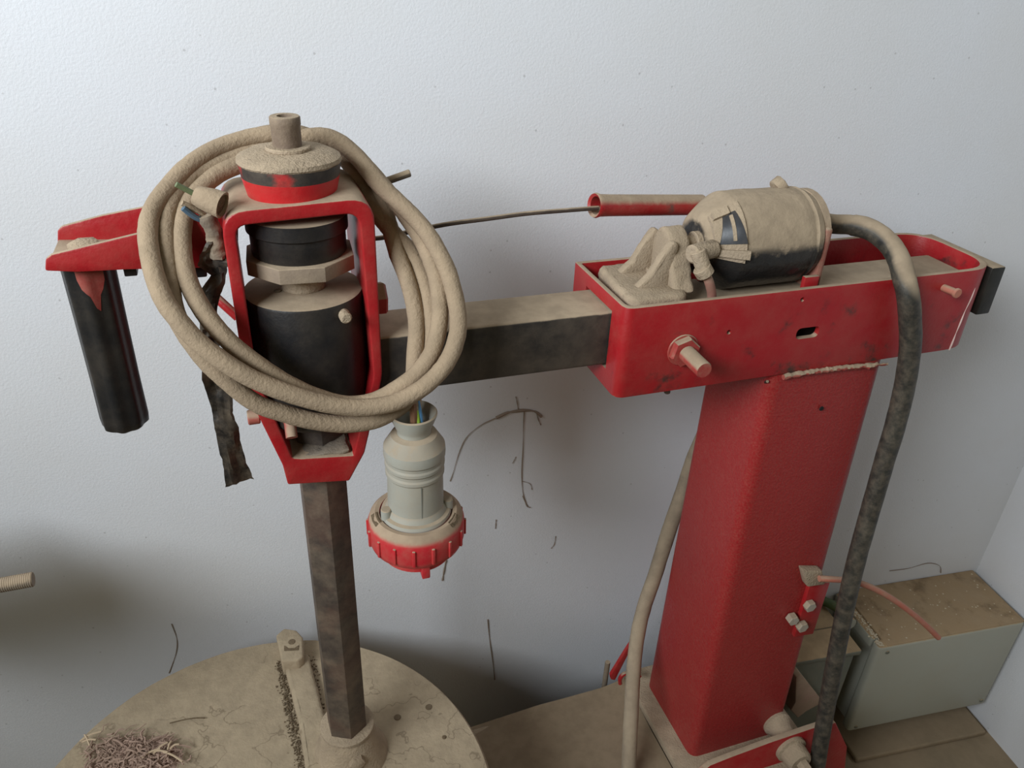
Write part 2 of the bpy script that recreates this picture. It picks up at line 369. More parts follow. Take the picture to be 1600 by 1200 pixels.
# foot: base plate, front bracket with spacer and bolt, rear bracket
link('pedestal', box(.535, .735, .575, .79, 0, .298, .003), M['tube_steel'], st)
link('base_plate', box(.519, .742, .55, .80, .298, .312, .002), M['dusty'], st)
q = [Vector((p.x, .583, p.z)) for p in [PY(x, y, .583) for x, y in ((1085, 1204), (1105, 1188), (1135, 1176), (1200, 1152), (1275, 1127), (1300, 1122), (1318, 1160), (1310, 1245), (1090, 1265))]]
link('foot_bracket', prism(q, (0, -.009, 0), .0015), M['red'], st)
p = PY(1212, 1128, .6215)
bm = lathe([(0, 0), (.022, 0), (.023, .006), (.017, .016), (.0145, .040), (0, .040)], (p.x, .6225, p.z), (0, -1, 0), 28)
link('spacer', bm, M['dusty'], st)
p = PY(1234, 1168, .574); bm = lathe([(0, 0), (.0245, 0), (.0245, .006), (.0205, .008), (.019, .026), (.0165, .029), (0, .029)], (p.x, .5745, p.z), (0, -1, 0), 28)
link('roller', bm, M['dusty'], st)
link('roller_bolt', cyl((p.x+.001, .547, p.z), (p.x+.001, .532, p.z), .0095, 6, bevel=.0012), M['dusty'], st)
# rear right bracket behind the column's foot
a = PY(1247, 1052, .73); b = PY(1279, 1090, .69)
q = [PY(x, y, .715) for x, y in ((1244, 1058), (1252, 1053), (1281, 1090), (1282, 1100), (1260, 1112), (1247, 1122), (1236, 1110), (1243, 1098))]
link('rear_bracket', prism(q, (0, .05, 0), .002), mat('pinkish_dusty_red', (.42, .27, .20), .7, dust=.95, lo=0, hi=.6, film=.75), st)
# rear left lug: a bent red flat and a hooked clip
q = [PY(x, y, .775) for x, y in ((955, 1062), (954, 1056), (980, 1014), (1004, 980), (1006, 986), (984, 1018), (961, 1063))]
link('side_strap', prism(q, (0, .006, 0), .0008), M['red'], st)
P = [PY(969, 1068, .77), PY(969, 1060, .77), PY(975, 1053, .77), PY(984, 1052, .77), PY(1000, 1056, .77)]
link('cable_clip', tube(P, .0035, 8), M['red'], st)

# ------------------------------------------------------------------ horizontal arm
TZ0, TZ1 = 1.0165, 1.077
bm = box(.1035, .800, .650, .7105, TZ0, TZ1, .0035, 3)
tag(recenter(link('square_arm', bm, M['tube_steel'])), 'square black steel arm with dusty top running from the grinding head into the red tray', 'steel arm')

# ------------------------------------------------------------------ head
AX, AY = .0452, .680
hd = thing('grinding_head', 'red yoke head holding a black round drum and a long vertical steel shaft', 'machine head', (AX, AY, .50))
YF = .638
def yk(L): return [PY(x, y, YF) for x, y in L]
outer = yk([(343, 333), (584, 308), (598, 588), (570, 708), (546, 752), (450, 758), (442, 728), (386, 615)])
inner = yk([(367, 354), (561, 333), (584, 590), (556, 697), (552, 712), (470, 717), (457, 716), (402, 590)])
orad = [.020, .022, .01, .002, .002, .002, .002, .01]; irad = [.010, .012, .006, .002, .001, .001, .002, .006]
yoke = link('yoke', ring_prism(round_poly(outer, orad, 6), round_poly(inner, irad, 6), (0, .098, 0), .0018, 3), M['red_worn' if False else 'red'], hd)
# bottom floor of the yoke has a dusty lip: patch of dirt
zf = PY(520, 714, YF).z
# drum
R0 = .0525
bm = lathe([(0, 1.1225), (.010, 1.1225), (R0-.004, 1.122), (R0-.0008, 1.121), (R0, 1.119), (R0, 1.002), (R0-.002, .998), (.030, .990), (0, .990)], (AX, AY, 0), seg=72)
link('drum', bm, M['black_steel'], hd)
p = PY(538, 494, AY-R0*.93); link('drum_screw', cyl(p+Vector((-.0, .006, 0)), p+Vector((.001, -.006, 0)), .0052, 12, bevel=.0015), M['dusty'], hd)
p = PZ(434, 455, 1.1225); link('oil_hole', cyl(p, p+Vector((0, 0, .0012)), .0032, 12), M['debris_shade'], hd)
link('collar', cyl((AX, AY, 1.1220), (AX, AY, 1.145), .0195, 24), M['dusty'], hd)
link('octagon_plate', bev(cyl((AX, AY, 1.143), (AX, AY, 1.1565), .0485, 8, bevel=.0005, ph=math.pi/8-.06), .0012), mat('octagon_dusty', (.24, .18, .13), .8, dust=.98, lo=0, hi=.6, film=.6, bump=.4), hd)
link('upper_boss', lathe([(0, 1.156), (.039, 1.156), (.0405, 1.158), (.0405, 1.176), (.043, 1.178), (.043, 1.1905), (0, 1.1905)], (AX, AY, 0), seg=48), M['black_steel'], hd)
cap = link('cap', lathe([(0, 1.202), (.034, 1.202), (.0355, 1.203), (.0398, 1.2225), (.0398, 1.2235), (0, 1.2235)], (AX-.001, AY, 0), seg=64), M['cap'], hd)
bm = lathe([(0, 1.2234), (.0398, 1.2234), (.0415, 1.233), (.0415, 1.234), (0, 1.234)], (AX-.001, AY, 0), seg=64)
link('cap_band', bm, M['cap_black'], hd)
bm = lathe([(0, 1.2340), (.0416, 1.2340), (.0425, 1.2355), (.0418, 1.2385), (.034, 1.2425), (.018, 1.2435), (0, 1.2435)], (AX-.001, AY, 0), seg=64)
link('cap_rim', bumpy(bm, .0006, 120), M['dusty'], hd)
link('washer', cyl((AX-.001, AY, 1.243), (AX-.001, AY, 1.2465), .0185, 32), M['dusty'], hd)
bm = lathe([(0, 1.246), (.0118, 1.246), (.0118, 1.262), (.0123, 1.2635), (.0123, 1.269), (.0115, 1.270), (.0062, 1.270), (.0058, 1.262), (0, 1.262)], (AX-.0015, AY, 0), seg=32)
link('top_sleeve', bm, mat('sleeve_dusty', (.17, .12, .085), .75, dust=.9, lo=.3, hi=.8, film=.65, bump=.6), hd)
bm = cyl((AX, AY, .5165), (AX+.000, AY, 1.0), .0255, 6, bevel=.0005, ph=math.pi/2+.06)
link('hexagonal_shaft', bev(bm, .0012, 2, 40), M['rust_steel'], hd)
# bolts
p = PY(597, 450, .69); 
bm = cyl((.1025, .668, p.z), (.1165, .668, p.z), .016, 6, bevel=.002, ph=.2)
link('side_bolt', bm, M['red'], hd)
p = PY(392, 652, .655); link('side_bolt', cyl(p+Vector((.008, 0, 0)), p+Vector((-.003, 0, 0)), .007, 12, bevel=.001), mat('pink_bolt', (.40, .08, .06), .6, dust=.9, lo=0, hi=.7, film=.45), hd)
a = PY(452, 655, .630); b = PY(456, 684, .618)
link('grub_screw', merge(tube([a+Vector((0, .012, 0)), a, (a+b)/2, b], .0052, 12), cyl(a+Vector((0, .004, .003)), a+Vector((0, -.004, 0)), .0062, 12)), mat('pink_bolt2', (.36, .05, .045), .6, dust=.9, lo=.1, hi=.7, film=.4), hd)
# dirt lying in the yoke's bottom
bm = box(PY(470, 717, YF).x+.003, PY(552, 712, YF).x-.003, YF+.004, YF+.09, zf-.001, zf+.003, .001); subdiv(bm, .006); bumpy(bm, .0015, 160)
link('dirt_crust', bm, mat('grey_dirt', (.20, .165, .13), .95, film=.5, bump=.8, bscale=300, base2=(.05, .045, .04), pscale=80, pthr=.6), hd)
# bent red rod and hook behind the tape
link('bent_rod', tube([PY(322, 448, .70), PY(335, 462, .695), PY(350, 476, .69), PY(372, 496, .685)], .0042, 10), M['red'], hd)

# ------------------------------------------------------------------ handle bracket with grip
hb = thing('handle_bracket', 'red channel-shaped handle arm with a black rubber grip hanging at its far left end', 'handle', (-.14, .705, .98))
yfA, yfB = .672, .737
ff = [PY(x, y, yfA) for x, y in ((70, 424), (71, 405), (80, 398), (216, 365), (330, 338), (372, 330), (372, 417), (340, 419), (200, 422), (120, 426))]
fb = [PY(x, y, yfB) for x, y in ((91, 388), (91, 359), (97, 351), (160, 334), (235, 319), (330, 300), (372, 296), (372, 380), (340, 382), (200, 390), (120, 388))]
link('front_flange', prism(ff, (0, .005, 0), .0018), M['red'], hb)
link('rear_flange', prism(fb, (0, -.005, 0), .0018), M['red'], hb)
zw0 = PY(95, 420, yfA).z; zw1 = PY(340, 418, yfA).z
w0, w1 = PY(72, 418, yfA), PY(372, 412, yfA)
def webq(dz): return [Vector((w0.x+.001, yfA+.001, w0.z+dz)), Vector((w1.x, yfA+.001, w1.z+dz)), Vector((w1.x, yfB-.001, w1.z+dz)), Vector((w0.x+.001, yfB-.001, w0.z+dz))]
link('channel_web', prism(webq(-.0030), (0, 0, .0045), .001), M['red'], hb)
p = PZ(121, 378, w0.z+.012)
gx, gy = -.1265, .7045
link('bolt_head', lathe([(0, 0), (.0135, 0), (.0135, .006), (.011, .008), (0, .0085)], (gx+.002, gy-.004, w0.z+.0015), seg=6), M['dusty'], hb)
# grip: eight-sided, slightly tapering downwards, soft ribs
def gm(a, k): return 1+.045*math.cos(8*a+.5)
zt = w0.z
prof = [(0, zt-.172), (.016, zt-.172), (.0195, zt-.169), (.0202, zt-.162), (.0198, zt-.12), (.0200, zt-.06), (.0204, zt-.02), (.0208, zt-.0015), (0, zt-.0015)]
link('grip', lathe(prof, (gx-.0005, gy, 0), seg=64, mod=gm), M['grip'], hb, ang=60)
# red overspray patch on the grip top: a thin paint skin
bm = bmesh.new(); rows = []
for i in range(9):
    a = math.radians(-112+i*7.5); row = []
    for j in range(7):
        dep = [.018, .028, .032, .036, .050, .054, .036, .030, .020][i]*(1 if True else 1)
        zz = zt-.004-dep*j/6*.8; r = (.0208-.0008*j/6)*gm(a, 0)+.0005
        row.append(bm.verts.new((gx-.0005+r*math.cos(a), gy+r*math.sin(a), zz)))
    rows.append(row)
for A, B in zip(rows, rows[1:]):
    for j in range(6): bm.faces.new((A[j], A[j+1], B[j+1], B[j]))
link('paint_patch', bm, mat('red_overspray', (.28, .012, .014), .6, film=.3, bump=.2), hb)
q = PY(205, 436, .70)
link('lower_clamp', merge(box(-.098, -.088, .684, .722, zt-.018, zt-.001, .001), box(-.0795, -.035, .684, .722, zt-.013, zt+.001, .0015)), M['black_steel'], hb)
link('lower_block', box(-.064, -.034, .688, .718, zt-.026, zt-.011, .0015), M['black_steel'], hb)

# ------------------------------------------------------------------ cable coil
def yc(py): return .588+.147*max(0.0, min(1.0, (650-py)/435))**1.75
def strand(L, offs):
    n = len(L)-1; m = len(offs)-1; out = []
    for i, (x, y) in enumerate(L):
        t = i/n*m; k = min(int(t), m-1); out.append(PY(x, y, yc(y)+offs[k]+(offs[k+1]-offs[k])*(t-k)))
    return out
S1 = [(470, 210), (430, 209), (390, 216), (340, 232), (295, 260), (260, 297), (238, 330), (231, 362), (234, 397), (243, 435), (257, 470), (274, 494), (306, 531), (344, 561), (385, 587), (430, 607), (485, 625), (540, 636), (581, 636), (622, 627), (664, 603), (697, 568), (713, 530), (716, 496), (710, 460), (700, 425), (686, 395), (668, 365), (645, 338), (618, 312), (590, 285), (564, 252), (536, 226), (508, 214), (470, 216), (440, 224)]
S2 = [(472, 216), (420, 226), (366, 246), (315, 268), (286, 290), (267, 317), (259, 350), (259, 385), (262, 415), (266, 447), (277, 497), (315, 556), (357, 597), (400, 630), (444, 646), (485, 657), (540, 663), (590, 655), (630, 632), (660, 596), (675, 550), (676, 505), (668, 460), (656, 425), (640, 392), (615, 365), (596, 342), (578, 315), (560, 282), (545, 255), (520, 232)]
S3 = [(480, 222), (430, 236), (378, 255), (340, 272), (308, 300), (291, 326), (284, 360), (285, 397), (291, 430), (303, 460), (322, 492), (345, 520), (374, 548), (410, 575), (450, 600), (500, 622), (545, 632), (585, 626), (620, 608), (652, 583), (675, 550), (686, 508), (687, 468), (681, 430), (670, 398), (655, 368), (635, 338), (610, 305), (585, 275), (560, 248), (530, 226)]
S4 = [(500, 212), (535, 228), (560, 250), (577, 275), (591, 305), (602, 332), (611, 362), (621, 397), (635, 432), (646, 470), (651, 510), (648, 560), (646, 600), (645, 640)]
n4 = len(S4); path = []
for i, (x, y) in list(enumerate(S4))[::-1]:
    path.append(PY(x, y, yc(y)+[.012, .013, .016, .018, .018, .018, .018, .018, .018, .02, .022, .022, .020, .016][i]))
# one cable, wound: up from the plug, then strand 3 -> 2 -> 1; the joins hide behind the cap
path += strand(S3, [.004, .004, .004, .010, .006, .004, .004])+strand(S2, [.006, .002, .006, .010, .018, .020, .018])+strand(S1, [-.004, -.004, -.006, -.006, -.006, -.008, -.008])
coil = link('cable_coil', bumpy(tube(path, .0077, 14, 6), .00035, 190), M['cable'])
recenter(coil); tag(coil, 'thick dusty beige power cable wound in a coil around the red grinding head', 'cable')
# cut end of the cable: sleeve, cores, black tape
ce = thing('cable_end', 'stripped cut end of dusty cable with green and blue wires beside the red head', 'cable end', PY(330, 330, .655))
a = PY(306, 305, .655); b = PY(348, 321, .645)
ax = (b-a)
bm = lathe([(0, .001), (.0072, 0), (.0088, .004), (.0098, ax.length*.6), (.0105, ax.length), (.0092, ax.length), (.0084, ax.length*.5), (0, ax.length*.4)], a, ax, 28); bumpy(bm, .0007, 120)
link('sheath', bm, M['cable'], ce)
link('sheath_dark_disc', cyl(a+ax*.86, a+ax*.90, .0090, 20), M['debris_shade'], ce)  # dark disc in the mouth, its colour stands for the shaded hollow
link('wire', tube([a+ax*.2, PY(296, 299, .652), PY(275, 288, .65)], .0022, 8), M['green'], ce)
link('wire', tube([PY(337, 352, .658), PY(318, 345, .654), PY(303, 338, .652), PY(286, 325, .65)], .0024, 8), M['blue'], ce)
link('wire', tube([PY(337, 350, .66), PY(310, 330, .655), PY(284, 317, .652)], .0023, 8), M['cable'], ce)
link('wire_bundle', bumpy(tube([PY(322, 335, .655), PY(333, 360, .655), PY(338, 385, .655), PY(340, 402, .655)], lambda t: .0075-.001*t, 12), .0018, 140), mat('dusty_tape_roll', (.12, .095, .075), .7, dust=.7, lo=-.2, hi=.5, film=.75, bump=.6), ce)
# tape ribbon
TP = [(339, 375, 24), (334, 395, 36), (333, 415, 40), (341, 430, 20), (330, 455, 30), (325, 480, 26), (326, 505, 24), (326, 530, 26), (330, 560, 30), (337, 590, 38), (344, 620, 36), (348, 645, 30), (354, 670, 36), (360, 700, 34), (368, 730, 36), (375, 755, 46)]
bm = bmesh.new(); rows = []
cen = spline([PY(x, y, .652) for x, y, _ in TP], 4); wid = []
for i in range(len(TP)-1):
    for k in range(4): wid.append(TP[i][2]*(1-k/4)+TP[i+1][2]*k/4)
wid.append(TP[-1][2])
for i, (c, wv) in enumerate(zip(cen, wid)):
    hw = wv*.00029; row = []
    for j in range(9):
        s = j/4-1; p = c+Vector((s*hw, 0, 0))
        p.y += .004*noise.noise(Vector((s*1.7, i*.35, 1)))+.0035*math.sin(i*.22+s*2)
        p.x += .0012*noise.noise(Vector((s, i*.6, 5)))
        p.z += .0022*noise.noise(Vector((s*3, i*.3, 9)))*(1 if i > len(cen)-4 else .5)
        row.append(bm.verts.new(p))
    rows.append(row)
for A, B in zip(rows, rows[1:]):
    for j in range(8): bm.faces.new((A[j], A[j+1], B[j+1], B[j]))
bmesh.ops.solidify(bm, geom=bm.faces[:], thickness=.0006)
tp_ = link('black_tape', bm, M['tape'], ang=25); recenter(tp_)
tag(tp_, 'crumpled strip of black electrical tape hanging down left of the red head', 'tape')

# ------------------------------------------------------------------ industrial plug
px_, py_ = .1262, .604
pl_ = thing('power_plug', 'grey and red round industrial power plug hanging from the coiled cable', 'plug', (px_, py_, .86))
zc = lambda y: PY(648, y, py_).z
Z = {k: zc(k) for k in (655, 690, 705, 745, 800, 830, 870)}
z0 = .8905   # collar centre
bm = lathe([(0, z0+.018), (.0305, z0+.006), (.0345, z0+.008), (.0345, z0+.018), (.0335, z0+.021), (.0300, z0+.022), (.0285, z0+.026), (.0272, z0+.028),
            (.0266, z0+.064), (.0280, z0+.066), (.0280, z0+.069), (.0270, z0+.071), (.0270, z0+.074), (.0284, z0+.076), (.0284, z0+.079), (.0274, z0+.081),
            (.0276, z0+.084), (.0290, z0+.086), (.0293, z0+.090), (.0288, z0+.096), (.0215, z0+.108), (.0165, z0+.110), (0, z0+.110)], (px_, py_, 0), seg=48)
link('body', bm, M['plug_grey'], pl_, ang=18)
bm = lathe([(.0130, z0+.108), (.0160, z0+.108), (.0158, z0+.113), (.0165, z0+.115), (.0215, z0+.128), (.0220, z0+.1305), (.0207, z0+.1317), (.0150, z0+.122), (.0125, z0+.110)], (px_, py_, 0), seg=40)
bm2 = bm; bmesh.ops.holes_fill(bm, edges=[e for e in bm.edges if len(e.link_faces) == 1][:0])
link('cable_gland', bm, M['plug_grey'], pl_)
# side rib of the body
link('body_rib', box(px_-.0004, px_+.0004, py_-.0273, py_-.024, z0+.022, z0+.064, 0), mat('grey_seam', srgb(120, 120, 112), .6, bump=0), pl_)
for s in (-1, 1):
    link('housing_lug', cyl((px_+s*.0305, py_-.006, z0+.018), (px_+s*.0305, py_-.006, z0+.030), .0052, 14), M['plug_grey'], pl_)
# collar
def colm(a, k): return 1
seg = 96
bm = lathe([(.0355, z0+.012), (.0358, z0+.018), (.0400, z0+.0185), (.0455, z0+.013), (.0475, z0+.007), (.0475, z0+.001), (.0476, z0-.011), (.0455, z0-.0175), (.0435, z0-.0195), (.0400, z0-.020), (.0355, z0-.018), (.0355, z0+.012)], (px_, py_, 0), seg=seg)
col_ = link('locking_ring', bm, M['plug_red'], pl_)
for k in range(16):
    a = 2*math.pi*k/16+.12; d = Vector((math.cos(a), math.sin(a), 0)); t = Vector((-d.y, d.x, 0)); c0 = Vector((px_, py_, 0))+d*.0474
    bm = box(-.0028, .0020, -.0016, .0016, z0-.013, z0+.006, .0008); bm.transform(Matrix.Translation(c0) @ Matrix(((d.x, t.x, 0, 0), (d.y, t.y, 0, 0), (0, 0, 1, 0), (0, 0, 0, 1))))
    link('grip_rib', bm, M['plug_red'], col_)
for a0 in (-50, 172):
    bm = bmesh.new(); A_ = [];
    pts_ = [(r, math.radians(a0+da)) for r, da in ((.0385, 0), (.0385, 12), (.0385, 24), (.0440, 24), (.0440, 12), (.0440, 0))]
    zz = {.0385: z0+.0188, .0440: z0+.0150}
    vsq = [bm.verts.new((px_+r*math.cos(a), py_+r*math.sin(a), zz[r]+.0006)) for r, a in pts_]; bm.faces.new(vsq)
    link('ring_slot', bm, M['debris_shade'], col_)
link('inner_ring', lathe([(.030, z0+.004), (.0352, z0+.004), (.0352, z0+.014), (.0300, z0+.016), (.030, z0+.004)], (px_, py_, 0), seg=48), M['plug_red'], pl_)
bm = lathe([(0, z0-.034), (.0330, z0-.034), (.0350, z0-.032), (.0365, z0-.010), (.0345, z0), (0, z0)], (px_, py_, 0), seg=48)
merge(bm, box(px_-.004, px_+.004, py_-.0405, py_-.030, z0-.037, z0-.022, .001))
link('shroud', bm, M['plug_red'], pl_)
link('core', tube([(px_+.006, py_-.004, z0+.105), (px_+.0055, py_-.006, z0+.127), (px_+.003, py_, z0+.152)], .0018, 8), M['blue2'], pl_)
link('core', tube([(px_+.003, py_-.007, z0+.105), (px_+.0027, py_-.0075, z0+.125), (px_+.001, py_, z0+.150)], .0018, 8), M['yg'], pl_)
link('core', tube([(px_-.002, py_-.004, z0+.105), (px_-.001, py_-.006, z0+.130), (px_-.001, py_+.001, z0+.155)], .0035, 8), M['brown'], pl_)

# ------------------------------------------------------------------ control rod with red sleeve
cr = thing('control_rod', 'thin steel rod ending in a red tube sleeve behind the motor', 'rod', PY(760, 345, .72))
P = [PY(x, y, .722) for x, y in ((575, 373), (600, 371), (650, 360), (700, 350), (760, 342), (820, 334), (880, 329), (935, 325))]
link('rod', tube(P, .0023, 10, 6), mat('rod_dusty', (.05, .035, .03), .5, dust=.9, lo=.5, hi=.95, film=.15), cr)
a = PY(928, 321, .722); b = PY(1095, 320, .744)
L_ = (b-a).length
bm = lathe([(.0092, .002), (.0120, 0), (.0128, .002), (.0115, .007), (.0112, .02), (.0112, L_), (.0095, L_), (.0095, .008), (.0092, .002)], a, b-a, 28)
link('sleeve', bm, mat('sleeve_red', RED, .4, dust=.97, lo=.15, hi=.75, film=.15, bump=.4, base2=(.05, .03, .03), pscale=30, pthr=.66), cr)
a = PY(590, 288, .725); b = PY(641, 270, .725)
co_ = link('bolt_stub', cyl(a-(b-a)*.9, b, .0036, 12), mat('stub_dusty', (.10, .08, .06), .6, dust=.97, lo=.0, hi=.4, film=.3))
recenter(co_); tag(co_, 'short dusty rod end sticking out to the right behind the cable coil', 'rod')

# ------------------------------------------------------------------ motor in the tray
mt = thing('electric_motor', 'black electric motor thick with dust lying across the red tray', 'motor', (.52, .685, 1.077))
mz, my, mr_ = 1.1285, .687, .0515
EX = .447
bm = lathe([(0, 0), (.028, 0), (.034, .004), (.047, .022), (mr_-.001, .027), (mr_, .030), (mr_, .112), (mr_-.001, .114), (mr_-.001, .116), (mr_, .118), (mr_-.003, .126), (0, .128)], (EX, my, mz), (1, 0, 0), 64)
subdiv(bm, .012); bumpy(bm, .0008, 60)
link('motor_housing', bm, M['motor'], mt)
# dust crust flaking on top
link('end_flange', merge(box(.5745, .5825, .640, .735, 1.078, 1.150, .003), cyl((.574, my, mz+.004), (.584, my, mz+.004), .045, 32)), mat('flange_dusty', (.26, .05, .04), .6, dust=.96, lo=-.1, hi=.5, film=.5, bump=.4), mt)
link('mounting_strap', box(.556, .574, .634, .640, 1.040, 1.100, .001), M['red'], mt)
link('mounting_strap', box(.470, .484, .700, .735, 1.074, 1.082, .001), M['red'], mt)
# terminal cover on the near end: dark window in a dusty frame
def rad_at(x):
    h = x-EX
    return .034+(.047-.034)*(h-.004)/.018 if h < .022 else min(mr_, .047+(mr_-.047)*(h-.022)/.008)
def onm(ang, x, dr=0.0): a = math.radians(ang); r = rad_at(x)+dr; return Vector((x, my+r*math.cos(a), mz+r*math.sin(a)))
def patch(a0, a1, x0, x1, dr, thick, n=8, taper=0.0, m=4):
    bm = bmesh.new(); R1 = []
    for i in range(n+1):
        t = i/n; a = a0+(a1-a0)*t; sh = taper*t; xs = [x0+sh+(x1-sh*1.0-x0-sh)*j/m for j in range(m+1)]
        R1.append([bm.verts.new(onm(a, x, dr)) for x in xs]+[bm.verts.new(onm(a, x, dr+thick)) for x in xs[::-1]])
    K = len(R1[0])
    for A, B in zip(R1, R1[1:]):
        for k in range(K): bm.faces.new((A[k], A[(k+1) % K], B[(k+1) % K], B[k]))
    bm.faces.new(R1[0][::-1]); bm.faces.new(R1[-1]); return bm
link('terminal_frame', patch(186, 112, .4500, .4760, -.002, .0045), M['dusty'], mt)
link('terminal_window', patch(164, 124, .4535, .4760, .0020, .0014, taper=.006), mat('dark_grey_plastic', (.028, .031, .038), .3, film=.12, bump=.05), mt)
link('terminal_clip', bev(patch(180, 171, .4520, .4770, .001, .0065), .001), M['dusty'], mt)
link('terminal_clip', bev(patch(126, 114, .4510, .4640, .001, .006), .001), M['dusty'], mt)
link('terminal_divider', patch(160, 128, .4640, .4665, .0030, .0016), M['dusty'], mt)
# top lug
link('lifting_lug', bumpy(cyl((.545, my+.012, mz+.048), (.553, my+.012, mz+.054), .010, 14), .001, 200), M['dusty_rough'], mt)
link('drive_shaft', merge(cyl((.424, .679, 1.131), (.456, .679, 1.131), .0085, 20), cyl((.440, .679, 1.131), (.450, .679, 1.131), .0125, 20)), M['dusty'], mt)
# elbow fitting and pipe in front
e0 = PY(1090, 392, .640); e1 = PY(1097, 412, .634); e2 = PY(1103, 430, .632)
bm = cyl(PY(1080, 398, .642), PY(1116, 388, .652), .0095, 20, bevel=.002); merge(bm, cyl(e0, e2, .0078, 20)); merge(bm, cyl(e1+Vector((0, 0, -.004)), e2, .0092, 20))
link('elbow_fitting', bumpy(bm, .0004, 250), M['dusty'], mt)
link('oil_pipe', tube([e2, PY(1108, 441, .631), PY(1112, 458, .634), Vector((PY(1114, 470, .634).x, .636, 1.082))], .0048, 12), mat('pink_pipe', (.33, .14, .11), .6, dust=.8, lo=0, hi=.6, film=.6), mt)

# gear bracket: caked cast bracket with an upright ear
gb = thing('cast_bracket', 'dust-caked cast bracket with an upright ear at the left end of the red tray', 'bracket', (.40, .685, 1.077))
bm = bmesh.new(); 
base = round_poly([Vector((.3505, .6315, 1.074)), Vector((.418, .6315, 1.074)), Vector((.424, .725, 1.074)), Vector((.356, .728, 1.074))], .014, 5)
bm = prism(base, (0, 0, .023), .006, 3); subdiv(bm, .005); bumpy(bm, .0012, 120)
link('bracket_base', bm, M['dusty_rough'], gb)
# ear in the YZ plane, leaning, with webs to the base
ear = [Vector((.405, y, z)) for y, z in ((.640, 1.092), (.650, 1.105), (.658, 1.125), (.664, 1.140), (.673, 1.149), (.684, 1.151), (.694, 1.146), (.702, 1.134), (.708, 1.115), (.716, 1.100), (.722, 1.092))]
bm = prism(ear, (.024, 0, 0), .006, 3); subdiv(bm, .005); bumpy(bm, .001, 120, seed=3)
link('bracket_ear', bm, M['dusty_rough'], gb)
for yy, s in ((.664, 1), (.704, -1)):
    w = [Vector((x, yy-.006, z)) for x, z in ((.366, 1.092), (.408, 1.092), (.412, 1.140), (.406, 1.143), (.396, 1.130), (.384, 1.108))]
    bm = prism(w, (0, .011, 0), .003, 2); subdiv(bm, .006); bumpy(bm, .0008, 120, seed=5)
    link('bracket_web', bm, M['dusty_rough'], gb)
p = PZ(1023, 421, 1.098)
link('bolt_head', merge(cyl((p.x, p.y, 1.094), (p.x, p.y, 1.1005), .0115, 6, bevel=.001, ph=.3), cyl((p.x, p.y, 1.099), (p.x, p.y, 1.102), .006, 16)), M['dusty_rough'], gb)
link('bolt_head', cyl((p.x-.006, .712, 1.094), (p.x-.006, .712, 1.103), .010, 6, bevel=.001), M['dusty_rough'], gb)

# ------------------------------------------------------------------ black hose from the motor over the tray
P = [Vector((.580, .70, 1.142)), PY(1300, 350, .700), PY(1330, 351, .69), PY(1362, 360, .672), PY(1388, 380, .652), PY(1404, 405, .633), PY(1412, 432, .615), PY(1419, 462, .603), PY(1422, 500, .600), PY(1422, 545, .600), PY(1414, 600, .600), PY(1400, 660, .598), PY(1382, 720, .595), PY(1362, 790, .590), PY(1342, 860, .585), PY(1325, 930, .580), PY(1309, 1010, .575), PY(1296, 1080, .567), PY(1284, 1150, .556), PY(1272, 1225, .545), PY(1272, 1225, .545)+Vector((.01, -.01, -.12)), Vector((PY(1272, 1225, .545).x+.03, .52, .013))]
h = link('black_hose', bumpy(tube(P, lambda t: .0118 if t > .1 else .0110, 20, 8), .0004, 70), M['hose']); recenter(h)
tag(h, 'thick black rubber hose arching from the motor and hanging down in front of the tray', 'hose')
P = [PY(1307, 1080, .60), PY(1300, 1120, .592), PY(1292, 1160, .585), PY(1284, 1225, .575)]
P = [PY(1345, 965, .64), PY(1330, 1020, .63)]+P
# grey cable running down behind the hose, from the small cabinet side
# thick beige cable left of the column
P = [PY(1130, 620, .80), PY(1089, 705, .80), PY(1068, 765, .80), PY(1045, 830, .79), PY(1023, 900, .775), PY(1006, 950, .76), PY(995, 1000, .74), PY(989, 1060, .705), PY(986, 1120, .67), PY(983, 1180, .64), PY(982, 1240, .615)]
c = link('hanging_cable', bumpy(tube(P, .0112, 16, 8), .0004, 70), mat('grey_beige_cable', (.30, .24, .17), .85, dust=.7, lo=-.2, hi=.6, film=.7, base2=(.20, .16, .12), pscale=20, bump=.3)); recenter(c)
tag(c, 'thick grey-beige cable hanging straight down along the left side of the red column', 'cable')

# ------------------------------------------------------------------ turntable
tt = thing('turntable', 'large round dusty turntable disc under the vertical shaft', 'turntable', (-.074, .614, 0))
zd = .46; dc = (-.074, .614)
bm = lathe([(0, zd-.020), (.280, zd-.020), (.2865, zd-.017), (.288, zd-.010), (.288, zd-.004), (.2850, zd), (.27, zd)]+[(.27*(1-k/16), zd) for k in range(1, 16)]+[(0, zd)], (*dc, 0), seg=144)
for v in bm.verts:
    if v.co.z > zd-.001:
        v.co.z += .0022*(noise.noise(v.co*18)+.5*noise.noise(v.co*50)) if v.co.x < .03 else .0006*noise.noise(v.co*20)
disc = link('disc', bm, M['disc'], tt)
link('pedestal', lathe([(0, 0), (.16, 0), (.16, .02), (.07, .05), (.06, zd-.02), (0, zd-.02)], (*dc, 0), seg=48), M['black_steel'], tt)
# socket hub under the shaft
hx, hy = AX, AY
bm = lathe([(0, .4585), (.050, .4585), (.0455, .470), (.0365, .492), (.0325, .507), (.0300, .512), (.0315, .5135), (.0338, .5145), (.0338, .518), (.0318, .5195), (0, .5195)], (hx, hy, 0), seg=48); 
link('socket', bumpy(bm, .0005, 60), M['dusty'], tt)
bm = lathe([(0, 0), (.010, 0), (.010, .012), (.006, .014), (0, .014)], (hx+.004, hy-.030, .488), (0.1, -.9, .1), 6)
link('set_screw', bm, M['dusty'], tt)
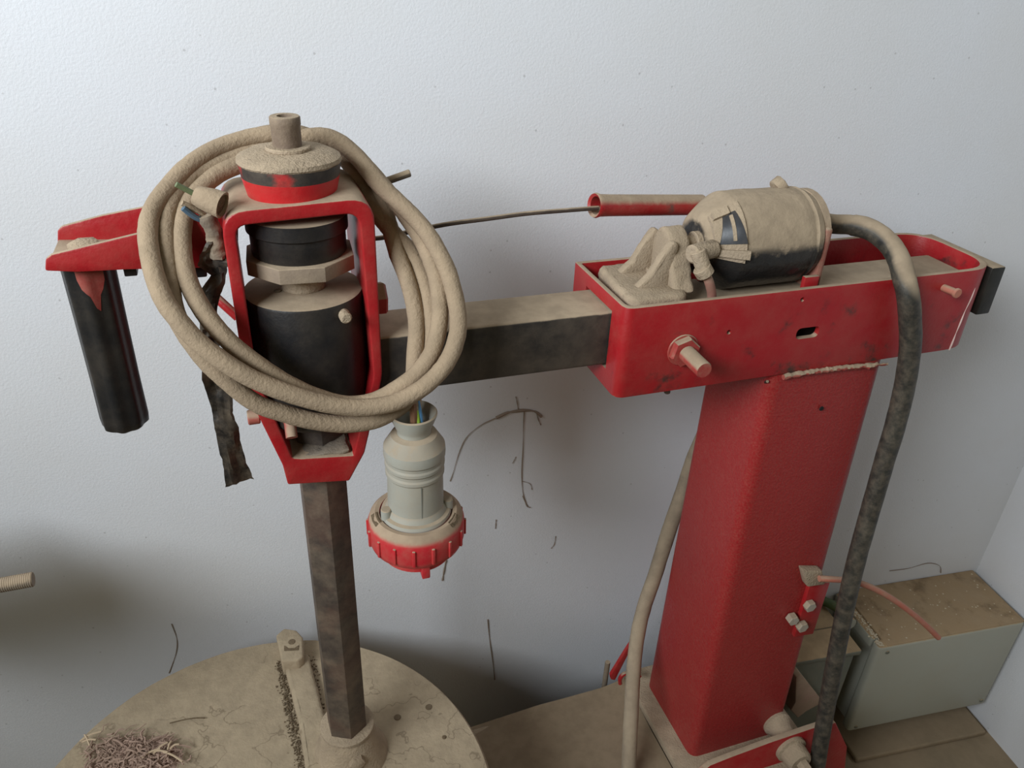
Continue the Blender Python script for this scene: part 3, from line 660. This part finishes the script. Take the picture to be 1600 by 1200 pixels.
# clamp bar with lug
bx = PZ(440, 1010, zd).x
b0 = PZ(455, 1030, zd+.012); b1 = PZ(500, 1230, zd+.012)
L = [PZ(x, y, zd-.002) for x, y in ((443, 1038), (483, 1030), (512, 1140), (545, 1260), (487, 1275), (468, 1140))]
bm = prism(L, (0, 0, .016), .006, 3); subdiv(bm, .012); bumpy(bm, .0012, 50)
link('clamp_bar', bm, M['disc'], tt)
zl = zd+.030
q = [PZ(x, y, zl) for x, y in ((431, 992), (444, 981), (463, 984), (473, 995), (474, 1026), (466, 1032), (440, 1033))]
bm = prism(q, (0, 0, -.032), .003, 3)
lug = link('lug', bm, M['disc'], tt)
q = PZ(456, 1003, zl); link('lug_hole', cyl((q.x, q.y, zl), (q.x, q.y, zl+.0008), .005, 16), M['debris_shade'], tt)
q2 = [PZ(x, y, zl+.0006) for x, y in ((444, 1009), (450, 1013), (460, 1013), (467, 1008), (466, 1016), (444, 1017))]
link('lug_slot', prism(q2, (0, 0, .0006)), M['debris_shade'], tt)
for px, py in ((621, 1121), (670, 1105), (694, 1152)):
    p = PZ(px, py, zd); link('drill_hole', cyl((p.x, p.y, zd-.001), (p.x, p.y, zd+.0012), .0048 if px < 690 else .0030, 16), M['debris_shade'], tt)
# crumbs of debris in the groove beside the bar: uncountable
bm = bmesh.new()
for k in range(1100):
    t = random.random(); e = random.random() < .72
    a, b = ((PZ(437, 1035, zd), PZ(478, 1230, zd)) if e else (PZ(487, 1030, zd), PZ(520, 1230, zd)))
    p = a.lerp(b, t)+Vector((random.gauss(0, .0035), random.gauss(0, .004), .001)); r = random.uniform(.0004, .0016)
    g = bmesh.new(); bmesh.ops.create_icosphere(g, subdivisions=1, radius=r)
    for v in g.verts: v.co = v.co*random.uniform(.6, 1.2)+p
    merge(bm, g)
o = link('crumbs', bm, M['debris_shade'], tt); o['kind'] = 'stuff'
# thin hair-like twig and worm tracks on the dust
P = [PZ(x, y, zd+.003) for x, y in ((265, 1130), (285, 1125), (305, 1122), (320, 1122))]
link('twig', tube(P, .0009, 6, 5), M['debris_shade'], tt)
# fibre scraps
bm = bmesh.new()
for k in range(900):
    cx, cy = random.gauss(205, 33), random.gauss(1182, 14)
    if cx < 133: continue
    p = PZ(cx, cy, zd+.004)
    p.z += abs(random.gauss(0, .004)); a = random.uniform(0, 6.28); l = random.uniform(.006, .022)
    d = Vector((math.cos(a), math.sin(a), random.gauss(0, .3)))*l
    P = [p-d*.5, p+Vector((random.gauss(0, .002), random.gauss(0, .002), .002)), p+d*.5]
    for q in P: q.z = max(q.z, zd+.002)
    tube(P, random.choice((.0003, .0004, .0006, .0012)), 5, 3, bm)
g = bmesh.new(); bmesh.ops.create_grid(g, x_segments=60, y_segments=40, size=1)
cc = PZ(212, 1192, zd)
for v in g.verts:
    x, y = v.co.x, v.co.y; rr_ = math.hypot(x, y)+.25*noise.noise(Vector((x*2.2, y*2.2, 3)))
    h = max(0, 1-rr_)**.6*.013; n_ = noise.noise(Vector((x*9, y*14, 0)))+.7*noise.noise(Vector((x*25, y*30, 2)))
    v.co = Vector((cc.x+x*.062, cc.y+y*.040, zd-.004+h*(1+.45*n_)+.0005))
merge(bm, g)
fo = link('fibre_scraps', bm, M['fibre']); recenter(fo)
tag(fo, 'matted pinkish-brown fibre scraps heaped on the turntable near its left edge', 'fibre scraps', kind='stuff')
bm = bmesh.new()
for (x0, y0, x1, y1) in ((125, 1158, 158, 1143), (128, 1160, 150, 1156), (255, 1175, 285, 1190), (262, 1172, 268, 1158), (222, 1184, 250, 1170), (240, 1178, 262, 1160), (140, 1165, 132, 1148), (266, 1170, 280, 1163), (235, 1176, 262, 1175)):
    a = PZ(x0, y0, zd+.012); b = PZ(x1, y1, zd+.016); tube([a, (a+b)/2+Vector((0, .001, .002)), b], .0012, 5, 4, bm)
so = link('straw_wisps', bm, M['straw']); recenter(so)
tag(so, 'pale dry straw wisps lying on top of the fibre scraps', 'straw', kind='stuff')

# ------------------------------------------------------------------ low machine housing (dusty top)
hs = thing('base_housing', 'low dusty brown sheet-metal housing between the turntable and the column', 'machine housing', (.38, .66, 0))
zs = .298
bm = bmesh.new(); nx, ny = 24, 20
x0, x1, y0, y1 = .235, .5185, .40, .792
g = [[None]*(ny+1) for _ in range(nx+1)]
for i in range(nx+1):
    for j in range(ny+1):
        x = x0+(x1-x0)*i/nx; y = y0+(y1-y0)*j/ny
        z = zs-.002*math.sin(math.pi*i/nx)-.012*max(0, (.36-x)/.12)*max(0, (y-.74)/.05)+.010*max(0, (x-.46)/.06)**2*max(0, (y-.70)/.09)
        g[i][j] = bm.verts.new((x, y, z))
for i in range(nx):
    for j in range(ny): bm.faces.new((g[i][j], g[i+1][j], g[i+1][j+1], g[i][j+1]))
bmesh.ops.solidify(bm, geom=bm.faces[:], thickness=.003)
link('top_sheet', bm, M['sheet'], hs)
link('housing_body', box(.24, .512, .42, .785, 0, zs-.008, .003), M['tube_steel'], hs)
p0 = PY(943, 1080, .812); p1 = PY(943, 1036, .812)
o = link('rear_stud', threaded((p0.x, .812, 0), (p0.x, .812, p1.z), .0046, .0024), M['wood_stud']); recenter(o)
tag(o, 'upright threaded stud behind the low housing, left of the red column', 'threaded rod')

# ------------------------------------------------------------------ threaded rod entering at the left
p = PY(52, 905, .77)
tr = thing('threaded_rod', 'dusty horizontal threaded rod poking in at the left edge of the picture', 'threaded rod', p-Vector((.15, 0, .035)))
link('rod', threaded(p-Vector((.12, 0, 0)), p, .0084, .0021), M['wood_stud'], tr)
link('clamp_block', box(p.x-.42, p.x-.115, .70, .85, p.z-.03, p.z+.03, .004), M['tube_steel'], tr)

# ------------------------------------------------------------------ cabinets by the wall (room frame)
def rbox(*a, b=.004, seg=3): return box(*a, b=b, seg=seg)
c1 = thing('electrical_cabinet', 'large grey-green metal cabinet with dusty brown top in the corner', 'cabinet', RT @ Vector((1.09, .88, .06)))
link('cabinet_body', rbox(.940, 1.250, .832, YW-.001, .062, .292, b=.005), M['cabinet'], c1, T=RT)
link('cabinet_door', rbox(.9275, 1.250, .811, .8325, .060, .2985, b=.007), M['cabinet'], c1, T=RT)
link('cabinet_rim', rbox(.9275, .9435, .8335, YW-.004, .275, .2985, b=.004), M['cabinet'], c1, T=RT)
link('cabinet_top', rbox(.945, 1.249, .8135, YW-.001, .2925, .2992, b=.002), mat('cabinet_top_dirt', (.36, .25, .14), .8, base2=(.19, .125, .065), pscale=13, pthr=.58, film=.3, bump=.5, bscale=160), c1, T=RT)
for x in (.96, 1.235): link('wall_mount', rbox(x-.01, x+.01, .90, YW, .0135, .064, b=.001), M['cab_dark'], c1, T=RT)
for x, z in ((.944, .073), (1.236, .075), (.948, .283)):
    link('cover_screw', cyl((x, .8115, z), (x, .8095, z), .004, 12), M['cab_dark'], c1, T=RT)
bm = bmesh.new()
for k in range(70):
    x = random.uniform(.95, 1.24); y = random.uniform(.815, .945); g = bmesh.new(); bmesh.ops.create_icosphere(g, subdivisions=1, radius=random.uniform(.0008, .0022))
    for v in g.verts: v.co = Vector((v.co.x, v.co.y, v.co.z*.5))+Vector((x, y, .299))
    merge(bm, g)
for k in range(110):
    x = .935+random.gauss(0, .004); y = random.uniform(.815, .90); g = bmesh.new(); bmesh.ops.create_icosphere(g, subdivisions=1, radius=random.uniform(.0008, .0025))
    for v in g.verts: v.co = Vector((v.co.x, v.co.y, v.co.z*.5))+Vector((x, y, .299))
    merge(bm, g)
o = link('plaster_crumbs', bm, mat('pale_plaster', (.55, .47, .34), .9, bump=0), c1, T=RT); o['kind'] = 'stuff'
c2 = thing('junction_box', 'smaller dark grey-green metal box half hidden behind the red column', 'cabinet', RT @ Vector((.80, .88, .0)))
link('box_body', rbox(.70, .882, .8126, YW-.03, .0, .2945, b=.008), M['cab_dark'], c2, T=RT)
link('box_lid', rbox(.70, .886, .806, .868, .2945, .3075, b=.004), M['cab_dark'], c2, T=RT)
link('box_rear_lid', rbox(.70, .884, .871, YW-.03, .2945, .303, b=.003), M['cab_dark'], c2, T=RT)
link('cable_gland', cyl((.906, .895, .300), (.906, .87, .302), .012, 18), M['cabinet'], c2, T=RT)
link('green_hose', tube([(.83, .925, .318), (.87, .925, .318), (.90, .90, .312)], .009, 12), M['grease'], c2, T=RT)
# floor cover plate with groove
o = link('floor_cover', rbox(.944, 1.250, .781, .945, .0, .013, b=.004), M['floor'], None, T=RT); recenter(o)
tag(o, 'flat dusty cover plate on the floor under the large cabinet', 'floor plate')
o = link('floor_cover', rbox(.80, .934, .60, .80, .0, .008, b=.003), M['floor'], None, T=RT); recenter(o)
tag(o, 'narrow dusty floor plate behind the hanging black hose', 'floor plate')

# ------------------------------------------------------------------ cobweb on the back wall
def PW(px, py, d=.0008):
    """point on the back wall"""
    n = RT.to_3x3() @ Vector((0, 1, 0)); r = ray(px, py); t = ((YW-d)-n.dot(EYE))/n.dot(r); return EYE+r*t
webs = [([(775, 653), (792, 645), (802, 643), (820, 641), (836, 643), (846, 651)], .0024), ([(819, 642), (818, 660), (817, 700), (815, 740), (817, 770), (823, 790)], .0008),
        ([(775, 653), (752, 664), (730, 682), (718, 705), (708, 738), (703, 752)], .0006), ([(838, 643), (841, 655), (845, 664)], .0010), ([(816, 752), (828, 756), (831, 765)], .0006),
        ([(817, 775), (823, 790), (828, 793)], .0012), ([(806, 714), (801, 724)], .0006), ([(810, 642), (808, 630), (806, 620)], .0008),
        ([(762, 968), (765, 1000), (770, 1035), (773, 1062)], .0010), ([(697, 875), (694, 890), (691, 907)], .0014), ([(268, 975), (276, 998), (275, 1020), (264, 1052)], .0007),
        ([(775, 812), (774, 826)], .0007), ([(868, 838), (866, 850), (861, 857)], .0006), ([(1390, 892), (1420, 888), (1450, 880), (1468, 884), (1470, 895)], .0009)]
for k, (L, r) in enumerate(webs):
    bm = tube([PW(x, y, .0012) for x, y in L], lambda t, r=r: r*(.45+.55*abs(math.sin(t*7+1))), 6, 6)
    if k == 0:
        for j in range(1, 8): pass
        root = thing('cobweb', 'brown dusty cobweb clinging to the white wall below the black arm', 'cobweb', PW(820, 790, .002))
    link('web_strand', bm, M['web'], root)
    if k == 7:
        root = thing('cobweb', 'thin dark cobweb threads on the lower white wall around the turntable and hanging plug', 'cobweb', PW(770, 1060, .002))
